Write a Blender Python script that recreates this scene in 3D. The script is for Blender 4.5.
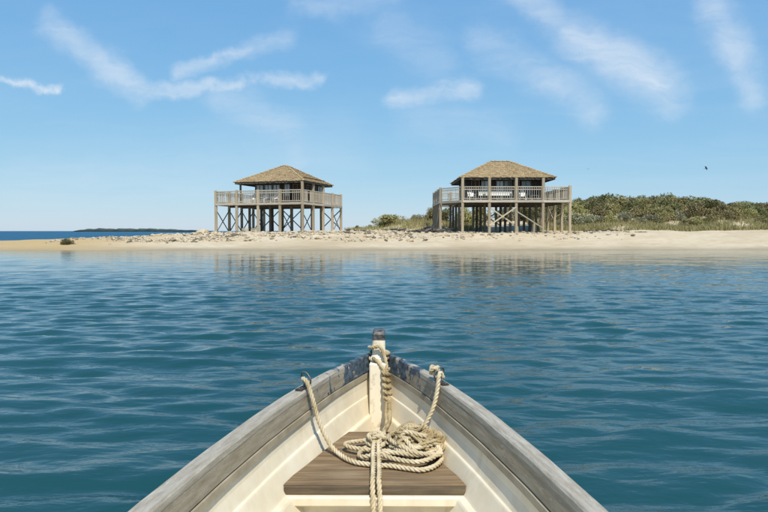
import bpy, math, random
import numpy as np
from mathutils import Vector, Matrix, noise as mnoise
R = math.radians
random.seed(7); rng = np.random.default_rng(11)
S = bpy.context.scene
for o in list(bpy.data.objects): bpy.data.objects.remove(o)
COL = S.collection

# ------------------------------------------------------------------ camera
cd = bpy.data.cameras.new('camera'); cam = bpy.data.objects.new('camera', cd); COL.objects.link(cam)
cd.sensor_width = 36; cd.lens = 28; cd.clip_start = 0.05; cd.clip_end = 40000
cam.location = (0, 0, 1.6); cam.rotation_euler = (R(90) - math.atan(25 / 597.33), 0, 0)
S.camera = cam
S.render.resolution_x = 1024; S.render.resolution_y = 683

# ------------------------------------------------------------------ sky, sun, exposure
SUN_EL, SUN_AZ = R(55), R(164)          # azimuth clockwise from +Y: behind the camera, to the right
w = bpy.data.worlds.new('World'); S.world = w; w.use_nodes = True
wn, wl = w.node_tree.nodes, w.node_tree.links
wn.clear()
def WN(t, **k):
    n = wn.new(t)
    for a, b in k.items(): setattr(n, a, b)
    return n
def wmath(op, a, b=None, c=None, clamp=False):
    n = WN('ShaderNodeMath', operation=op, use_clamp=clamp)
    for i, v in enumerate((a, b, c)):
        if v is None: continue
        if isinstance(v, (int, float)): n.inputs[i].default_value = v
        else: wl.new(v, n.inputs[i])
    return n.outputs[0]
def wvec(op, a, b=None):
    n = WN('ShaderNodeVectorMath', operation=op)
    for i, v in enumerate((a, b)):
        if v is None: continue
        if isinstance(v, tuple): n.inputs[i].default_value = v
        else: wl.new(v, n.inputs[i])
    return n
sky = WN('ShaderNodeTexSky', sky_type='NISHITA')
sky.sun_disc = False; sky.sun_elevation = SUN_EL; sky.sun_rotation = SUN_AZ
sky.altitude = 0; sky.air_density = 1.0; sky.dust_density = 0.15; sky.ozone_density = 2.0
hs = WN('ShaderNodeHueSaturation'); hs.inputs['Saturation'].default_value = 1.0; hs.inputs['Value'].default_value = 1.0
sk1 = WN('ShaderNodeVectorMath', operation='SCALE'); sk1.inputs['Scale'].default_value = .1; wl.new(sky.outputs[0], sk1.inputs[0])
sk2 = WN('ShaderNodeSeparateXYZ'); wl.new(sk1.outputs[0], sk2.inputs[0])      # thin bright veil everywhere: a flatter, paler sky
sk3 = WN('ShaderNodeCombineXYZ')
for i_, (g_, k_) in enumerate(((.74, 5.85), (.46, 7.06), (.20, 8.1))):
    wl.new(wmath('MULTIPLY', wmath('POWER', wmath('MAXIMUM', sk2.outputs[i_], .001), g_), k_), sk3.inputs[i_])
wl.new(sk3.outputs[0], hs.inputs['Color'])
tc = WN('ShaderNodeTexCoord')
sp = WN('ShaderNodeSeparateXYZ'); wl.new(tc.outputs['Generated'], sp.inputs[0])
dx, dy, dz = sp.outputs
# high cirrus layer: direction -> point on a flat layer overhead
den = wmath('MAXIMUM', wmath('ADD', dz, 0.10), 0.02)
cx = wmath('DIVIDE', dx, den); cy = wmath('DIVIDE', dy, den)
cp = WN('ShaderNodeCombineXYZ'); wl.new(cx, cp.inputs[0]); wl.new(cy, cp.inputs[1])
wp = WN('ShaderNodeTexNoise'); wp.inputs['Scale'].default_value = 0.8; wp.inputs['Detail'].default_value = 3
wl.new(cp.outputs[0], wp.inputs['Vector'])
warp = wvec('SCALE', wvec('SUBTRACT', wp.outputs['Color'], (.5, .5, .5)).outputs[0]); warp.inputs['Scale'].default_value = 1.6
cpw = wvec('ADD', cp.outputs[0], warp.outputs[0]).outputs[0]
mp = WN('ShaderNodeMapping'); mp.inputs['Rotation'].default_value = (0, 0, R(35)); mp.inputs['Scale'].default_value = (0.35, 1.5, 1)
wl.new(cpw, mp.inputs[0])
n1 = WN('ShaderNodeTexNoise'); n1.inputs['Scale'].default_value = 0.9; n1.inputs['Detail'].default_value = 8; n1.inputs['Roughness'].default_value = .55
wl.new(mp.outputs[0], n1.inputs['Vector'])
veil = wmath('MULTIPLY', wmath('SUBTRACT', n1.outputs[0], 0.47), 1.1, clamp=True)
# single wisps: soft lines given by azimuth/elevation tangents (x/y, z/y), bent by noise
yy = wmath('MAXIMUM', dy, 0.05)
tp = WN('ShaderNodeCombineXYZ'); wl.new(wmath('DIVIDE', dx, yy), tp.inputs[0]); wl.new(wmath('DIVIDE', dz, yy), tp.inputs[1])
w2 = WN('ShaderNodeTexNoise'); w2.inputs['Scale'].default_value = 9; w2.inputs['Detail'].default_value = 5; w2.inputs['Roughness'].default_value = .6
wl.new(tp.outputs[0], w2.inputs['Vector'])
wr = wvec('SCALE', wvec('SUBTRACT', w2.outputs['Color'], (.5, .5, .5)).outputs[0]); wr.inputs['Scale'].default_value = 0.075
tpw = wvec('ADD', tp.outputs[0], wr.outputs[0]).outputs[0]
front = wmath('GREATER_THAN', dy, 0.06)
def T(px, py): return ((px - 384) / 597.33, (231 - py) / 597.33, 0.0)
def wisp(p, q, sig, amp):
    a = Vector(T(*p)); b = Vector(T(*q)); ba = b - a
    pa = wvec('SUBTRACT', tpw, tuple(a)).outputs[0]
    hh = wmath('DIVIDE', wvec('DOT_PRODUCT', pa, tuple(ba)).outputs['Value'], ba.dot(ba), clamp=True)
    sc = WN('ShaderNodeVectorMath', operation='SCALE'); sc.inputs[0].default_value = tuple(ba); wl.new(hh, sc.inputs['Scale'])
    dn = WN('ShaderNodeVectorMath', operation='LENGTH'); wl.new(wvec('SUBTRACT', pa, sc.outputs[0]).outputs[0], dn.inputs[0])
    q_ = wmath('DIVIDE', dn.outputs['Value'], sig / 597.33)
    e = wmath('EXPONENT', wmath('MULTIPLY', wmath('MULTIPLY', q_, q_), -1.0))
    return wmath('MULTIPLY', e, amp)
WISPS = [((55, 22), (105, 62), 17, .34), ((105, 62), (138, 90), 15, .45), ((138, 92), (215, 84), 9, .50), ((215, 84), (320, 78), 7, .42),
         ((178, 70), (248, 48), 8, .42), ((248, 48), (290, 38), 13, .30), ((-20, 77), (58, 86), 4.5, .60), ((225, 98), (285, 132), 20, .30),
         ((285, 132), (298, 165), 16, .22), ((480, -30), (570, 38), 17, .36), ((570, 38), (650, 80), 24, .52), ((640, 78), (665, 95), 22, .35),
         ((395, 100), (475, 86), 11, .40), ((480, 40), (590, 112), 20, .28), ((545, 85), (592, 115), 13, .34), ((705, 10), (752, 92), 18, .38),
         ((385, 30), (440, 60), 26, .22), ((20, 190), (330, 150), 48, .16), ((500, 130), (420, 120), 26, .20), ((395, 2), (300, 8), 12, .25)]
tot = None
for wsp in WISPS:
    v = wisp(*wsp); tot = v if tot is None else wmath('SMOOTH_MAX', tot, v, .10)
fib = WN('ShaderNodeTexNoise'); fib.inputs['Scale'].default_value = 10; fib.inputs['Detail'].default_value = 7; fib.inputs['Roughness'].default_value = .6
fm = WN('ShaderNodeMapping'); fm.inputs['Rotation'].default_value = (0, 0, R(-20)); fm.inputs['Scale'].default_value = (.5, 2.2, 1)
wl.new(tpw, fm.inputs[0]); wl.new(fm.outputs[0], fib.inputs['Vector'])
fb2 = WN('ShaderNodeTexNoise'); fb2.inputs['Scale'].default_value = 16; fb2.inputs['Detail'].default_value = 9; fb2.inputs['Roughness'].default_value = .68; fb2.inputs['Distortion'].default_value = .6
fm2 = WN('ShaderNodeMapping'); fm2.inputs['Rotation'].default_value = (0, 0, R(24)); fm2.inputs['Scale'].default_value = (.30, 2.0, 1)
wl.new(tpw, fm2.inputs[0]); wl.new(fm2.outputs[0], fb2.inputs['Vector'])
strk = wmath('ADD', wmath('MULTIPLY', wmath('SUBTRACT', fib.outputs[0], .5), 1.0), wmath('MULTIPLY', wmath('SUBTRACT', fb2.outputs[0], .5), 1.9))
tot = wmath('MULTIPLY', wmath('MAXIMUM', wmath('SUBTRACT', tot, .03), 0.0), wmath('MAXIMUM', wmath('ADD', strk, 1.12), .15))
tot = wmath('MULTIPLY', tot, front)
cl = wmath('ADD', tot, wmath('MULTIPLY', veil, 0.32), clamp=True)
cl = wmath('MULTIPLY', cl, wmath('MULTIPLY', wmath('ADD', dz, 0.01), 12.0, clamp=True))
mx = WN('ShaderNodeMix', data_type='RGBA'); wl.new(cl, mx.inputs[0]); wl.new(hs.outputs[0], mx.inputs[6])
mx.inputs[7].default_value = (7.2, 7.9, 8.7, 1)
bg = WN('ShaderNodeBackground'); bg.inputs[1].default_value = 0.10; wl.new(mx.outputs[2], bg.inputs[0])
wo = WN('ShaderNodeOutputWorld'); wl.new(bg.outputs[0], wo.inputs[0])

sl = bpy.data.lights.new('sun', 'SUN'); so = bpy.data.objects.new('sun', sl); COL.objects.link(so)
sl.energy = 4.6; sl.angle = R(0.53); sl.color = (1.0, 0.925, 0.79)
sd = Vector((math.sin(SUN_AZ) * math.cos(SUN_EL), math.cos(SUN_AZ) * math.cos(SUN_EL), math.sin(SUN_EL)))
so.rotation_euler = sd.to_track_quat('Z', 'Y').to_euler(); so.location = (20, -30, 40)
S.view_settings.view_transform = 'Standard'; S.view_settings.look = 'None'
S.view_settings.exposure = 0.12; S.view_settings.gamma = 1.0

# ------------------------------------------------------------------ material helpers
def newmat(name):
    m = bpy.data.materials.new(name); m.use_nodes = True
    nt = m.node_tree; b = nt.nodes['Principled BSDF']
    return m, nt, b
def ramp(nt, fac, cols, pos=None):
    r = nt.nodes.new('ShaderNodeValToRGB'); el = r.color_ramp.elements
    pos = pos or [i / (len(cols) - 1) for i in range(len(cols))]
    while len(el) < len(cols): el.new(0.5)
    for e, c, p in zip(el, cols, pos): e.position = p; e.color = (*c, 1)
    nt.links.new(fac, r.inputs[0]); return r.outputs[0]
def noise(nt, vec, scale, detail=5, rough=.55, mscale=None, rot=None, dist=0):
    if mscale or rot:
        mp = nt.nodes.new('ShaderNodeMapping')
        if mscale: mp.inputs['Scale'].default_value = mscale
        if rot: mp.inputs['Rotation'].default_value = rot
        nt.links.new(vec, mp.inputs[0]); vec = mp.outputs[0]
    n = nt.nodes.new('ShaderNodeTexNoise'); n.inputs['Scale'].default_value = scale; n.inputs['Detail'].default_value = detail
    n.inputs['Roughness'].default_value = rough; n.inputs['Distortion'].default_value = dist
    nt.links.new(vec, n.inputs['Vector']); return n.outputs[0]
def coord(nt, kind='Object'):
    t = nt.nodes.new('ShaderNodeTexCoord'); return t.outputs[kind]
def mixc(nt, fac, a, b, mode='MIX'):
    n = nt.nodes.new('ShaderNodeMix'); n.data_type = 'RGBA'; n.blend_type = mode
    for i, v in ((0, fac), (6, a), (7, b)):
        if isinstance(v, tuple): n.inputs[i].default_value = (*v, 1)
        elif isinstance(v, (int, float)): n.inputs[i].default_value = v
        else: nt.links.new(v, n.inputs[i])
    return n.outputs[2]
def mth(nt, op, a, b=0.0, clamp=False):
    n = nt.nodes.new('ShaderNodeMath'); n.operation = op; n.use_clamp = clamp
    for i, v in enumerate((a, b)):
        if isinstance(v, (int, float)): n.inputs[i].default_value = v
        else: nt.links.new(v, n.inputs[i])
    return n.outputs[0]
def bump(nt, b, height, strength=.5, dist=.01):
    n = nt.nodes.new('ShaderNodeBump'); n.inputs['Strength'].default_value = strength; n.inputs['Distance'].default_value = dist
    nt.links.new(height, n.inputs['Height']); nt.links.new(n.outputs[0], b.inputs['Normal'])
def island(nt):
    g = nt.nodes.new('ShaderNodeNewGeometry'); return g.outputs['Random Per Island']
def objrand(nt):
    g = nt.nodes.new('ShaderNodeObjectInfo'); return g.outputs['Random']
def setc(nt, b, c):
    if isinstance(c, tuple): b.inputs['Base Color'].default_value = (*c, 1)
    else: nt.links.new(c, b.inputs['Base Color'])

def wood(name, c1, c2, c3, stretch=(1, 1, .08), scale=14, rough=.8, vary=.25, kind='Object', bstr=.4):
    m, nt, b = newmat(name); v = coord(nt, kind)
    g = noise(nt, v, scale, 7, .65, mscale=stretch)
    big = noise(nt, v, scale * .12, 3)
    c = ramp(nt, g, [c1, c2, c3], [.3, .5, .72])
    c = mixc(nt, mth(nt, 'MULTIPLY', big, .5), c, c1, 'MULTIPLY')
    hv = nt.nodes.new('ShaderNodeHueSaturation'); nt.links.new(c, hv.inputs['Color'])
    val = mth(nt, 'ADD', mth(nt, 'MULTIPLY', objrand(nt), vary * 2), 1.0 - vary); nt.links.new(val, hv.inputs['Value'])
    setc(nt, b, hv.outputs[0]); b.inputs['Roughness'].default_value = rough; bump(nt, b, g, bstr, .01)
    return m
M = {}
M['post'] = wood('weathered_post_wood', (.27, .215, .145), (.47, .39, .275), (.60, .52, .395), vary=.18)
M['rail'] = wood('weathered_rail_wood', (.32, .285, .23), (.52, .47, .385), (.64, .59, .50), vary=.15)
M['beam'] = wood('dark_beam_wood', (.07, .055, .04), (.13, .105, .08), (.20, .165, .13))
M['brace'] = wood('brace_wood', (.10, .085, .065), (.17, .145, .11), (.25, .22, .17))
M['brace_pale'] = wood('pale_brace_wood', (.33, .28, .2), (.48, .42, .31), (.58, .52, .4))
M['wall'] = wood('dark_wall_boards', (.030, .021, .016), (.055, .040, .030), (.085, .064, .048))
M['shutter'] = wood('red_brown_shutter_wood', (.07, .028, .016), (.11, .045, .026), (.15, .065, .04))
M['frame'] = wood('window_frame_wood', (.16, .14, .12), (.26, .235, .2), (.36, .33, .29))

def m_glass(name, c, ):
    m, nt, b = newmat(name); v = coord(nt, 'Object')
    g = noise(nt, v, 1.2, 3, mscale=(2.5, 2.5, .6))
    setc(nt, b, ramp(nt, g, [tuple(x * .55 for x in c), c], [.35, .65]))
    b.inputs['Roughness'].default_value = .35
    b.inputs['Coat Weight'].default_value = 1; b.inputs['Coat Roughness'].default_value = .02; b.inputs['Coat IOR'].default_value = 1.6
    return m
M['pane_pale'] = m_glass('pale_glass', (.60, .66, .70))  # pale blue-grey base colour under a glossy coat
M['pane_dark'] = m_glass('dark_glass', (.10, .14, .17))

def m_tiles():
    m, nt, b = newmat('roof_shingle_wood'); v = coord(nt)
    c = ramp(nt, island(nt), [(.29, .205, .10), (.39, .285, .145), (.46, .345, .185), (.35, .255, .135)])
    n = noise(nt, v, .7, 5); c = mixc(nt, mth(nt, 'MULTIPLY', n, .6), c, (.55, .46, .36), 'MULTIPLY')
    n2 = noise(nt, v, 9, 5)
    c = mixc(nt, mth(nt, 'MULTIPLY', n2, .25), c, (.62, .52, .36))
    setc(nt, b, c); b.inputs['Roughness'].default_value = .9; bump(nt, b, n2, .5, .02)
    return m
M['tiles'] = m_tiles()

def m_plain(name, c1, c2, scale=20, rough=.5, metal=0, bs=.15, bd=.005, pos=(.35, .65)):
    m, nt, b = newmat(name); n = noise(nt, coord(nt), scale, 6)
    setc(nt, b, ramp(nt, n, [c1, c2], list(pos))); b.inputs['Roughness'].default_value = rough; b.inputs['Metallic'].default_value = metal
    bump(nt, b, n, bs, bd); return m
M['white_plastic'] = m_plain('white_plastic', (.70, .70, .67), (.82, .82, .80), 6, .45)
M['metal'] = m_plain('tarnished_metal', (.10, .09, .08), (.35, .34, .32), 60, .45, .8)
M['rust'] = m_plain('dark_rusty_metal', (.025, .027, .03), (.10, .085, .07), 50, .6, .3)

def m_sand():
    m, nt, b = newmat('beach_sand'); v = coord(nt)
    big = noise(nt, v, .22, 5, .6, mscale=(.55, 1.5, 1)); fine = noise(nt, v, 26, 6, .7); mid = noise(nt, v, 2.2, 6, .65, mscale=(.45, 1.3, 1))
    c = ramp(nt, big, [(.44, .355, .235), (.53, .445, .315), (.60, .515, .385)], [.32, .5, .68])
    c = mixc(nt, mth(nt, 'MULTIPLY', mth(nt, 'SUBTRACT', mid, .42, True), 2.2, True), c, (.38, .305, .20))
    c = mixc(nt, mth(nt, 'MULTIPLY', fine, .28), c, (.40, .33, .23))
    g = nt.nodes.new('ShaderNodeNewGeometry'); s = nt.nodes.new('ShaderNodeSeparateXYZ'); nt.links.new(g.outputs['Position'], s.inputs[0])
    # wet band along the water's edge
    lvl = mth(nt, 'ADD', s.outputs[2], mth(nt, 'MULTIPLY', mth(nt, 'SUBTRACT', big, .5), .35))
    wet = mth(nt, 'SUBTRACT', 1.0, mth(nt, 'MULTIPLY', lvl, 3.2, True), True)
    c = mixc(nt, mth(nt, 'MULTIPLY', wet, .75), c, (.30, .235, .135))
    # ochre sand towards the low end of the spit
    och = mth(nt, 'MULTIPLY', mth(nt, 'SUBTRACT', -18.0, s.outputs[0]), .09, True)
    c = mixc(nt, mth(nt, 'MULTIPLY', och, .8), c, (.42, .295, .125))
    setc(nt, b, c)
    rr = mth(nt, 'SUBTRACT', .95, mth(nt, 'MULTIPLY', wet, .35)); nt.links.new(rr, b.inputs['Roughness'])
    bump(nt, b, mth(nt, 'ADD', mid, mth(nt, 'MULTIPLY', fine, .25)), .8, .12)
    return m
M['sand'] = m_sand()

def m_water():
    m, nt, b = newmat('sea_water'); v = coord(nt)
    r1 = noise(nt, v, 3.2, 3, .5, mscale=(.55, 1.5, 1), rot=(0, 0, R(8)), dist=.3)
    r2 = noise(nt, v, 9.5, 3, .5, mscale=(.6, 1.4, 1), rot=(0, 0, R(-14)), dist=.2)
    r3 = noise(nt, v, 1.1, 3, .5, mscale=(.45, 1.6, 1), rot=(0, 0, R(3)))
    hgt = mth(nt, 'ADD', mth(nt, 'ADD', mth(nt, 'MULTIPLY', r1, .45), mth(nt, 'MULTIPLY', r2, .16)), mth(nt, 'MULTIPLY', r3, 1.0))
    g = nt.nodes.new('ShaderNodeNewGeometry'); sx = nt.nodes.new('ShaderNodeSeparateXYZ'); nt.links.new(g.outputs['Position'], sx.inputs[0])
    opn = mth(nt, 'MULTIPLY', mth(nt, 'SUBTRACT', sx.outputs[1], 60.0), .05, True)      # open, wind-ruffled sea beyond the spit
    bmp = nt.nodes.new('ShaderNodeBump'); bmp.inputs['Strength'].default_value = 1.0
    nt.links.new(mth(nt, 'ADD', mth(nt, 'SUBTRACT', .048, mth(nt, 'MULTIPLY', mth(nt, 'MULTIPLY', sx.outputs[1], .03, True), .032)), mth(nt, 'MULTIPLY', opn, .30)), bmp.inputs['Distance']); nt.links.new(hgt, bmp.inputs['Height']); nt.links.new(bmp.outputs[0], b.inputs['Normal'])
    big = noise(nt, v, .07, 4)
    setc(nt, b, mixc(nt, opn, ramp(nt, big, [(.008, .050, .058), (.012, .064, .072)], [.35, .65]), (.012, .085, .16)))
    nt.links.new(mth(nt, 'SUBTRACT', .5, mth(nt, 'MULTIPLY', opn, .25)), b.inputs['Specular IOR Level'])
    nt.links.new(mth(nt, 'ADD', .045, mth(nt, 'MULTIPLY', opn, .4)), b.inputs['Roughness']); b.inputs['IOR'].default_value = 1.333
    return m
M['water'] = m_water()

def m_leaf(name, cols, rough=.6):
    m, nt, b = newmat(name)
    c = ramp(nt, island(nt), cols)
    hv = nt.nodes.new('ShaderNodeHueSaturation'); nt.links.new(c, hv.inputs['Color'])
    nt.links.new(mth(nt, 'ADD', mth(nt, 'MULTIPLY', objrand(nt), .6), .72), hv.inputs['Value'])
    nt.links.new(mth(nt, 'ADD', mth(nt, 'MULTIPLY', objrand(nt), .035), .472), hv.inputs['Hue']); hv.inputs['Saturation'].default_value = .9
    (0)
    setc(nt, b, hv.outputs[0]); b.inputs['Roughness'].default_value = rough
    b.inputs['Subsurface Weight'].default_value = 0
    return m
M['leaf_dark'] = m_leaf('dark_shrub_leaves', [(.085, .100, .024), (.14, .152, .040), (.195, .20, .062)])
M['leaf_olive'] = m_leaf('olive_shrub_leaves', [(.18, .168, .042), (.26, .24, .068), (.33, .30, .105)])
M['leaf_grey'] = m_leaf('grey_green_shrub_leaves', [(.17, .17, .085), (.24, .235, .125), (.31, .30, .17)])
M['bark'] = wood('shrub_bark', (.07, .055, .04), (.14, .11, .085), (.22, .19, .15))
M['grass'] = m_leaf('dune_grass_blades', [(.26, .27, .07), (.36, .35, .11), (.44, .40, .16), (.28, .31, .08)])
M['rock'] = m_plain('pale_shore_rock', (.35, .285, .195), (.56, .475, .345), 4, .9, 0, .5, .04)
M['rock_dark'] = m_plain('dark_weedy_rock', (.07, .06, .045), (.22, .19, .14), 5, .9, 0, .6, .04)
M['drift'] = wood('grey_driftwood', (.10, .09, .075), (.20, .18, .15), (.33, .30, .26))
M['drift_dark'] = wood('dark_driftwood', (.035, .033, .03), (.07, .066, .058), (.13, .12, .10))

def m_cream():
    m, nt, b = newmat('cream_boat_paint'); v = coord(nt)
    n = noise(nt, v, 5, 6, .6); st = noise(nt, v, 3, 6, .7, mscale=(3, 3, .7)); f = noise(nt, v, 70, 4, .7)
    c = ramp(nt, n, [(.64, .56, .41), (.74, .67, .53)], [.35, .65])
    c = mixc(nt, mth(nt, 'MULTIPLY', mth(nt, 'SUBTRACT', st, .55, True), 2.4, True), c, (.50, .40, .24))
    c = mixc(nt, mth(nt, 'MULTIPLY', mth(nt, 'SUBTRACT', f, .66, True), 3.5, True), c, (.36, .28, .17))
    setc(nt, b, c); b.inputs['Roughness'].default_value = .5; bump(nt, b, mth(nt, 'ADD', n, mth(nt, 'MULTIPLY', f, .2)), .25, .006)
    return m
M['cream'] = m_cream()
M['cream_strip'] = m_plain('brown_cream_strip', (.26, .22, .15), (.38, .33, .24), 9, .6)  # strip below the inwale, darker and browner than the hull

def m_gunwale(name='worn_gunwale_wood', cols=[(.22, .19, .145), (.35, .315, .255), (.48, .45, .385)]):
    m, nt, b = newmat(name); uv = coord(nt, 'UV'); v = coord(nt)
    g = noise(nt, uv, 46, 9, .74, mscale=(.16, 1, 1)); fine = noise(nt, uv, 190, 6, .75, mscale=(.12, 1, 1)); big = noise(nt, uv, 3.2, 4)
    c = ramp(nt, g, cols, [.32, .5, .68])
    c = mixc(nt, mth(nt, 'MULTIPLY', mth(nt, 'SUBTRACT', fine, .5, True), 2.0, True), c, (.15, .125, .09))
    wpt = noise(nt, uv, 11, 6, .75, mscale=(.35, 1, 1))
    c = mixc(nt, mth(nt, 'MULTIPLY', mth(nt, 'SUBTRACT', wpt, .60, True), 7, True), c, (.60, .58, .52))
    c = mixc(nt, mth(nt, 'MULTIPLY', mth(nt, 'SUBTRACT', big, .45, True), 1.4, True), c, (.27, .235, .175))
    # old slate-blue paint left at the bow, in flakes
    s = nt.nodes.new('ShaderNodeSeparateXYZ'); nt.links.new(uv, s.inputs[0])
    near = mth(nt, 'SUBTRACT', 1.15, mth(nt, 'MULTIPLY', s.outputs[0], 1.4))
    fl = noise(nt, v, 16, 5, .6, mscale=(1, 1, .7))
    k = mth(nt, 'MULTIPLY', mth(nt, 'SUBTRACT', mth(nt, 'ADD', near, mth(nt, 'MULTIPLY', mth(nt, 'SUBTRACT', fl, .5), 2.6)), .62), 14, True)
    pc = ramp(nt, noise(nt, v, 34, 5), [(.02, .026, .032), (.055, .085, .115), (.10, .145, .185)], [.36, .52, .7])
    c = mixc(nt, k, c, pc)
    setc(nt, b, c); b.inputs['Roughness'].default_value = .72; bump(nt, b, mth(nt, 'ADD', g, mth(nt, 'MULTIPLY', fine, .5)), .45, .004)
    return m
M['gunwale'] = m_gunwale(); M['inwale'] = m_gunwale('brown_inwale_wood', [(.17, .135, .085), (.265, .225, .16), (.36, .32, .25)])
M['seat'] = wood('brown_weathered_seat', (.125, .078, .038), (.235, .16, .085), (.35, .265, .16), stretch=(.07, 1, 1), scale=40, vary=0, bstr=.5)
M['seat_dark'] = wood('dark_seat_edge', (.065, .046, .026), (.13, .095, .058), (.22, .17, .11), stretch=(.07, 1, 1), scale=50, vary=0, bstr=.5)
M['white_paint'] = m_plain('chipped_white_paint', (.52, .43, .29), (.77, .69, .54), 22, .5, 0, .3, .004, (.30, .45))
M['cap'] = m_plain('worn_dark_post_cap', (.02, .022, .025), (.13, .125, .12), 40, .5, 0, .4, .004)
def m_rope(name, c1, c2, c3):
    m, nt, b = newmat(name); v = coord(nt)
    n = noise(nt, v, 12, 4); f = noise(nt, v, 260, 4, .7)
    c = ramp(nt, n, [c1, c2, c3], [.32, .5, .68]); c = mixc(nt, mth(nt, 'MULTIPLY', f, .45), c, tuple(x * .45 for x in c1))
    setc(nt, b, c); b.inputs['Roughness'].default_value = .95; bump(nt, b, f, .6, .003); return m
M['rope'] = m_rope('pale_hemp_rope', (.46, .37, .225), (.62, .52, .345), (.74, .65, .47))
M['rope_old'] = m_rope('dirty_hemp_rope', (.25, .18, .085), (.46, .36, .20), (.64, .54, .36))
M['bird'] = m_plain('dark_feathers', (.02, .02, .022), (.05, .05, .055), 20, .8)
M['wood_far'] = m_plain('far_pine_canopy', (.028, .045, .042), (.05, .07, .062), .05, .9)

# ------------------------------------------------------------------ mesh helpers
def meshdata(name, vs, fs, mat=None, smooth=False, uvs=None):
    me = bpy.data.meshes.new(name)
    if isinstance(vs, np.ndarray): vs = vs.tolist()
    me.from_pydata([tuple(v) for v in vs], [], fs)
    if mat: me.materials.append(M[mat] if isinstance(mat, str) else mat)
    if smooth: me.polygons.foreach_set('use_smooth', [True] * len(me.polygons))
    if uvs is not None:
        ul = me.uv_layers.new(name='UVMap'); li = np.empty(len(me.loops), dtype=np.int32); me.loops.foreach_get('vertex_index', li)
        ul.data.foreach_set('uv', np.asarray(uvs, dtype=np.float32)[li].ravel())
    me.update(); return me
def link(name, me, parent=None, loc=(0, 0, 0), rot=(0, 0, 0), scale=(1, 1, 1)):
    o = bpy.data.objects.new(name, me); COL.objects.link(o)
    if parent: o.parent = parent
    o.location = loc; o.rotation_euler = rot; o.scale = scale
    return o
def tag(o, label=None, cat=None, group=None, kind=None):
    if label: o['label'] = label
    if cat: o['category'] = cat
    if group: o['group'] = group
    if kind: o['kind'] = kind
    return o
def empty(name, loc=(0, 0, 0), rz=0, **k):
    o = bpy.data.objects.new(name, None); COL.objects.link(o); o.location = loc; o.rotation_euler = (0, 0, rz)
    o.empty_display_size = .3
    return tag(o, **k)
_bx = {}
def box_me(sx, sy, sz, mat, jit=0.0, bev=.012):
    """box centred on the origin with chamfered long edges"""
    key = (round(sx, 3), round(sy, 3), round(sz, 3), mat, jit)
    if key in _bx: return _bx[key]
    a, b, c = sx / 2, sy / 2, sz / 2
    e = min(bev, a * .3, b * .3, c * .3)
    # chamfer along the longest axis
    ax = max(range(3), key=lambda i: (a, b, c)[i])
    d = [a, b, c]; u, v = [i for i in range(3) if i != ax]
    ring = [(d[u] - e, d[v]), (d[u], d[v] - e), (d[u], -d[v] + e), (d[u] - e, -d[v]), (-d[u] + e, -d[v]), (-d[u], -d[v] + e), (-d[u], d[v] - e), (-d[u] + e, d[v])]
    vs = []
    for s in (-1, 1):
        for (p, q) in ring:
            r = [0, 0, 0]; r[ax] = s * d[ax]; r[u] = p + random.uniform(-jit, jit); r[v] = q + random.uniform(-jit, jit); vs.append(r)
    fs = [[i, (i + 1) % 8, 8 + (i + 1) % 8, 8 + i] for i in range(8)] + [list(range(7, -1, -1)), list(range(8, 16))]
    # orient outward
    me = meshdata('box', vs, fs, mat)
    import bmesh
    bm = bmesh.new(); bm.from_mesh(me); bmesh.ops.recalc_face_normals(bm, faces=bm.faces); bm.to_mesh(me); bm.free()
    _bx[key] = me; return me
def bar(name, p, q, w_, h_, mat, parent):
    """a straight timber from p to q (w_ x h_ section)"""
    p = Vector(p); q = Vector(q); d = q - p; L = d.length
    me = box_me(w_, h_, L, mat)
    o = link(name, me, parent, (p + q) / 2)
    o.rotation_mode = 'QUATERNION'; o.rotation_quaternion = d.to_track_quat('Z', 'Y')
    return o
def smooth(a, b, x):
    t = np.clip((x - a) / (b - a), 0, 1); return t * t * (3 - 2 * t)
def wob(x, y, seed, n=7, lo=.1, hi=1.2):
    r = np.random.default_rng(seed); z = 0 * x
    for i in range(n):
        k = lo * (hi / lo) ** (i / (n - 1)); a = r.uniform(0, 6.28); z = z + np.sin(k * (x * math.cos(a) + y * math.sin(a)) + r.uniform(0, 6.28)) * (lo / k) ** .7
    return z

# ------------------------------------------------------------------ terrain
def shore_y(x): return 50.6 + .032 * np.clip(x, 0, 400) + .12 * np.sin(x * .31) + .10 * np.sin(x * .83 + 1) - .004 * np.clip(-x, 0, 300)
def terrain(x, y):
    x = np.asarray(x, float); y = np.asarray(y, float)
    t = y - shore_y(x)
    zc = np.interp(x, [-150, -60, -37, -29, -25, -21, -17, 60], [-.9, .15, .62, .92, 1.05, 1.32, 1.44, 1.44])
    pr = np.interp(t, [-60, -8, 0, 1.2, 3, 4.6, 6.4, 400], [-4, -1.0, 0, .15, .50, .92, 1.44, 1.44])
    k = np.clip(zc / 1.44, .02, 1)
    z = np.where(pr < 0, pr, pr * k)
    z = np.where(zc < 0, np.minimum(z, zc), z)
    # sea behind the low end of the spit
    yb = np.interp(x, [-60, -24, -18, -10, 0], [60, 64, 76, 120, 520])
    z = z - np.clip((y - yb) * .14, 0, 3)
    # dunes on the right
    dune = 1.75 * smooth(69, 84, y) * smooth(12, 27, x) * (1 - .45 * smooth(36, 70, x)) + .9 * smooth(66, 74, y) * smooth(-6, 6, x)
    z = z + dune + .5 * smooth(66, 74, y) * smooth(-4, 0, x) * (.5 + .5 * np.sin(x * .5))
    land = smooth(.6, 1.2, z)
    z = z + land * .05 * wob(x, y, 3, 7, .25, 3) + smooth(.15, .6, z) * .02 * wob(x, y, 4, 6, 1, 6)
    return z
def grid_axis(segs):
    out = []
    for a, b, st in segs: out += list(np.arange(a, b, st))
    out.append(segs[-1][1]); return np.array(out)
gx = grid_axis([(-160, -60, 5), (-60, -42, 1.2), (-42, 44, .4), (44, 90, 1.0), (90, 420, 10)])
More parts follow.
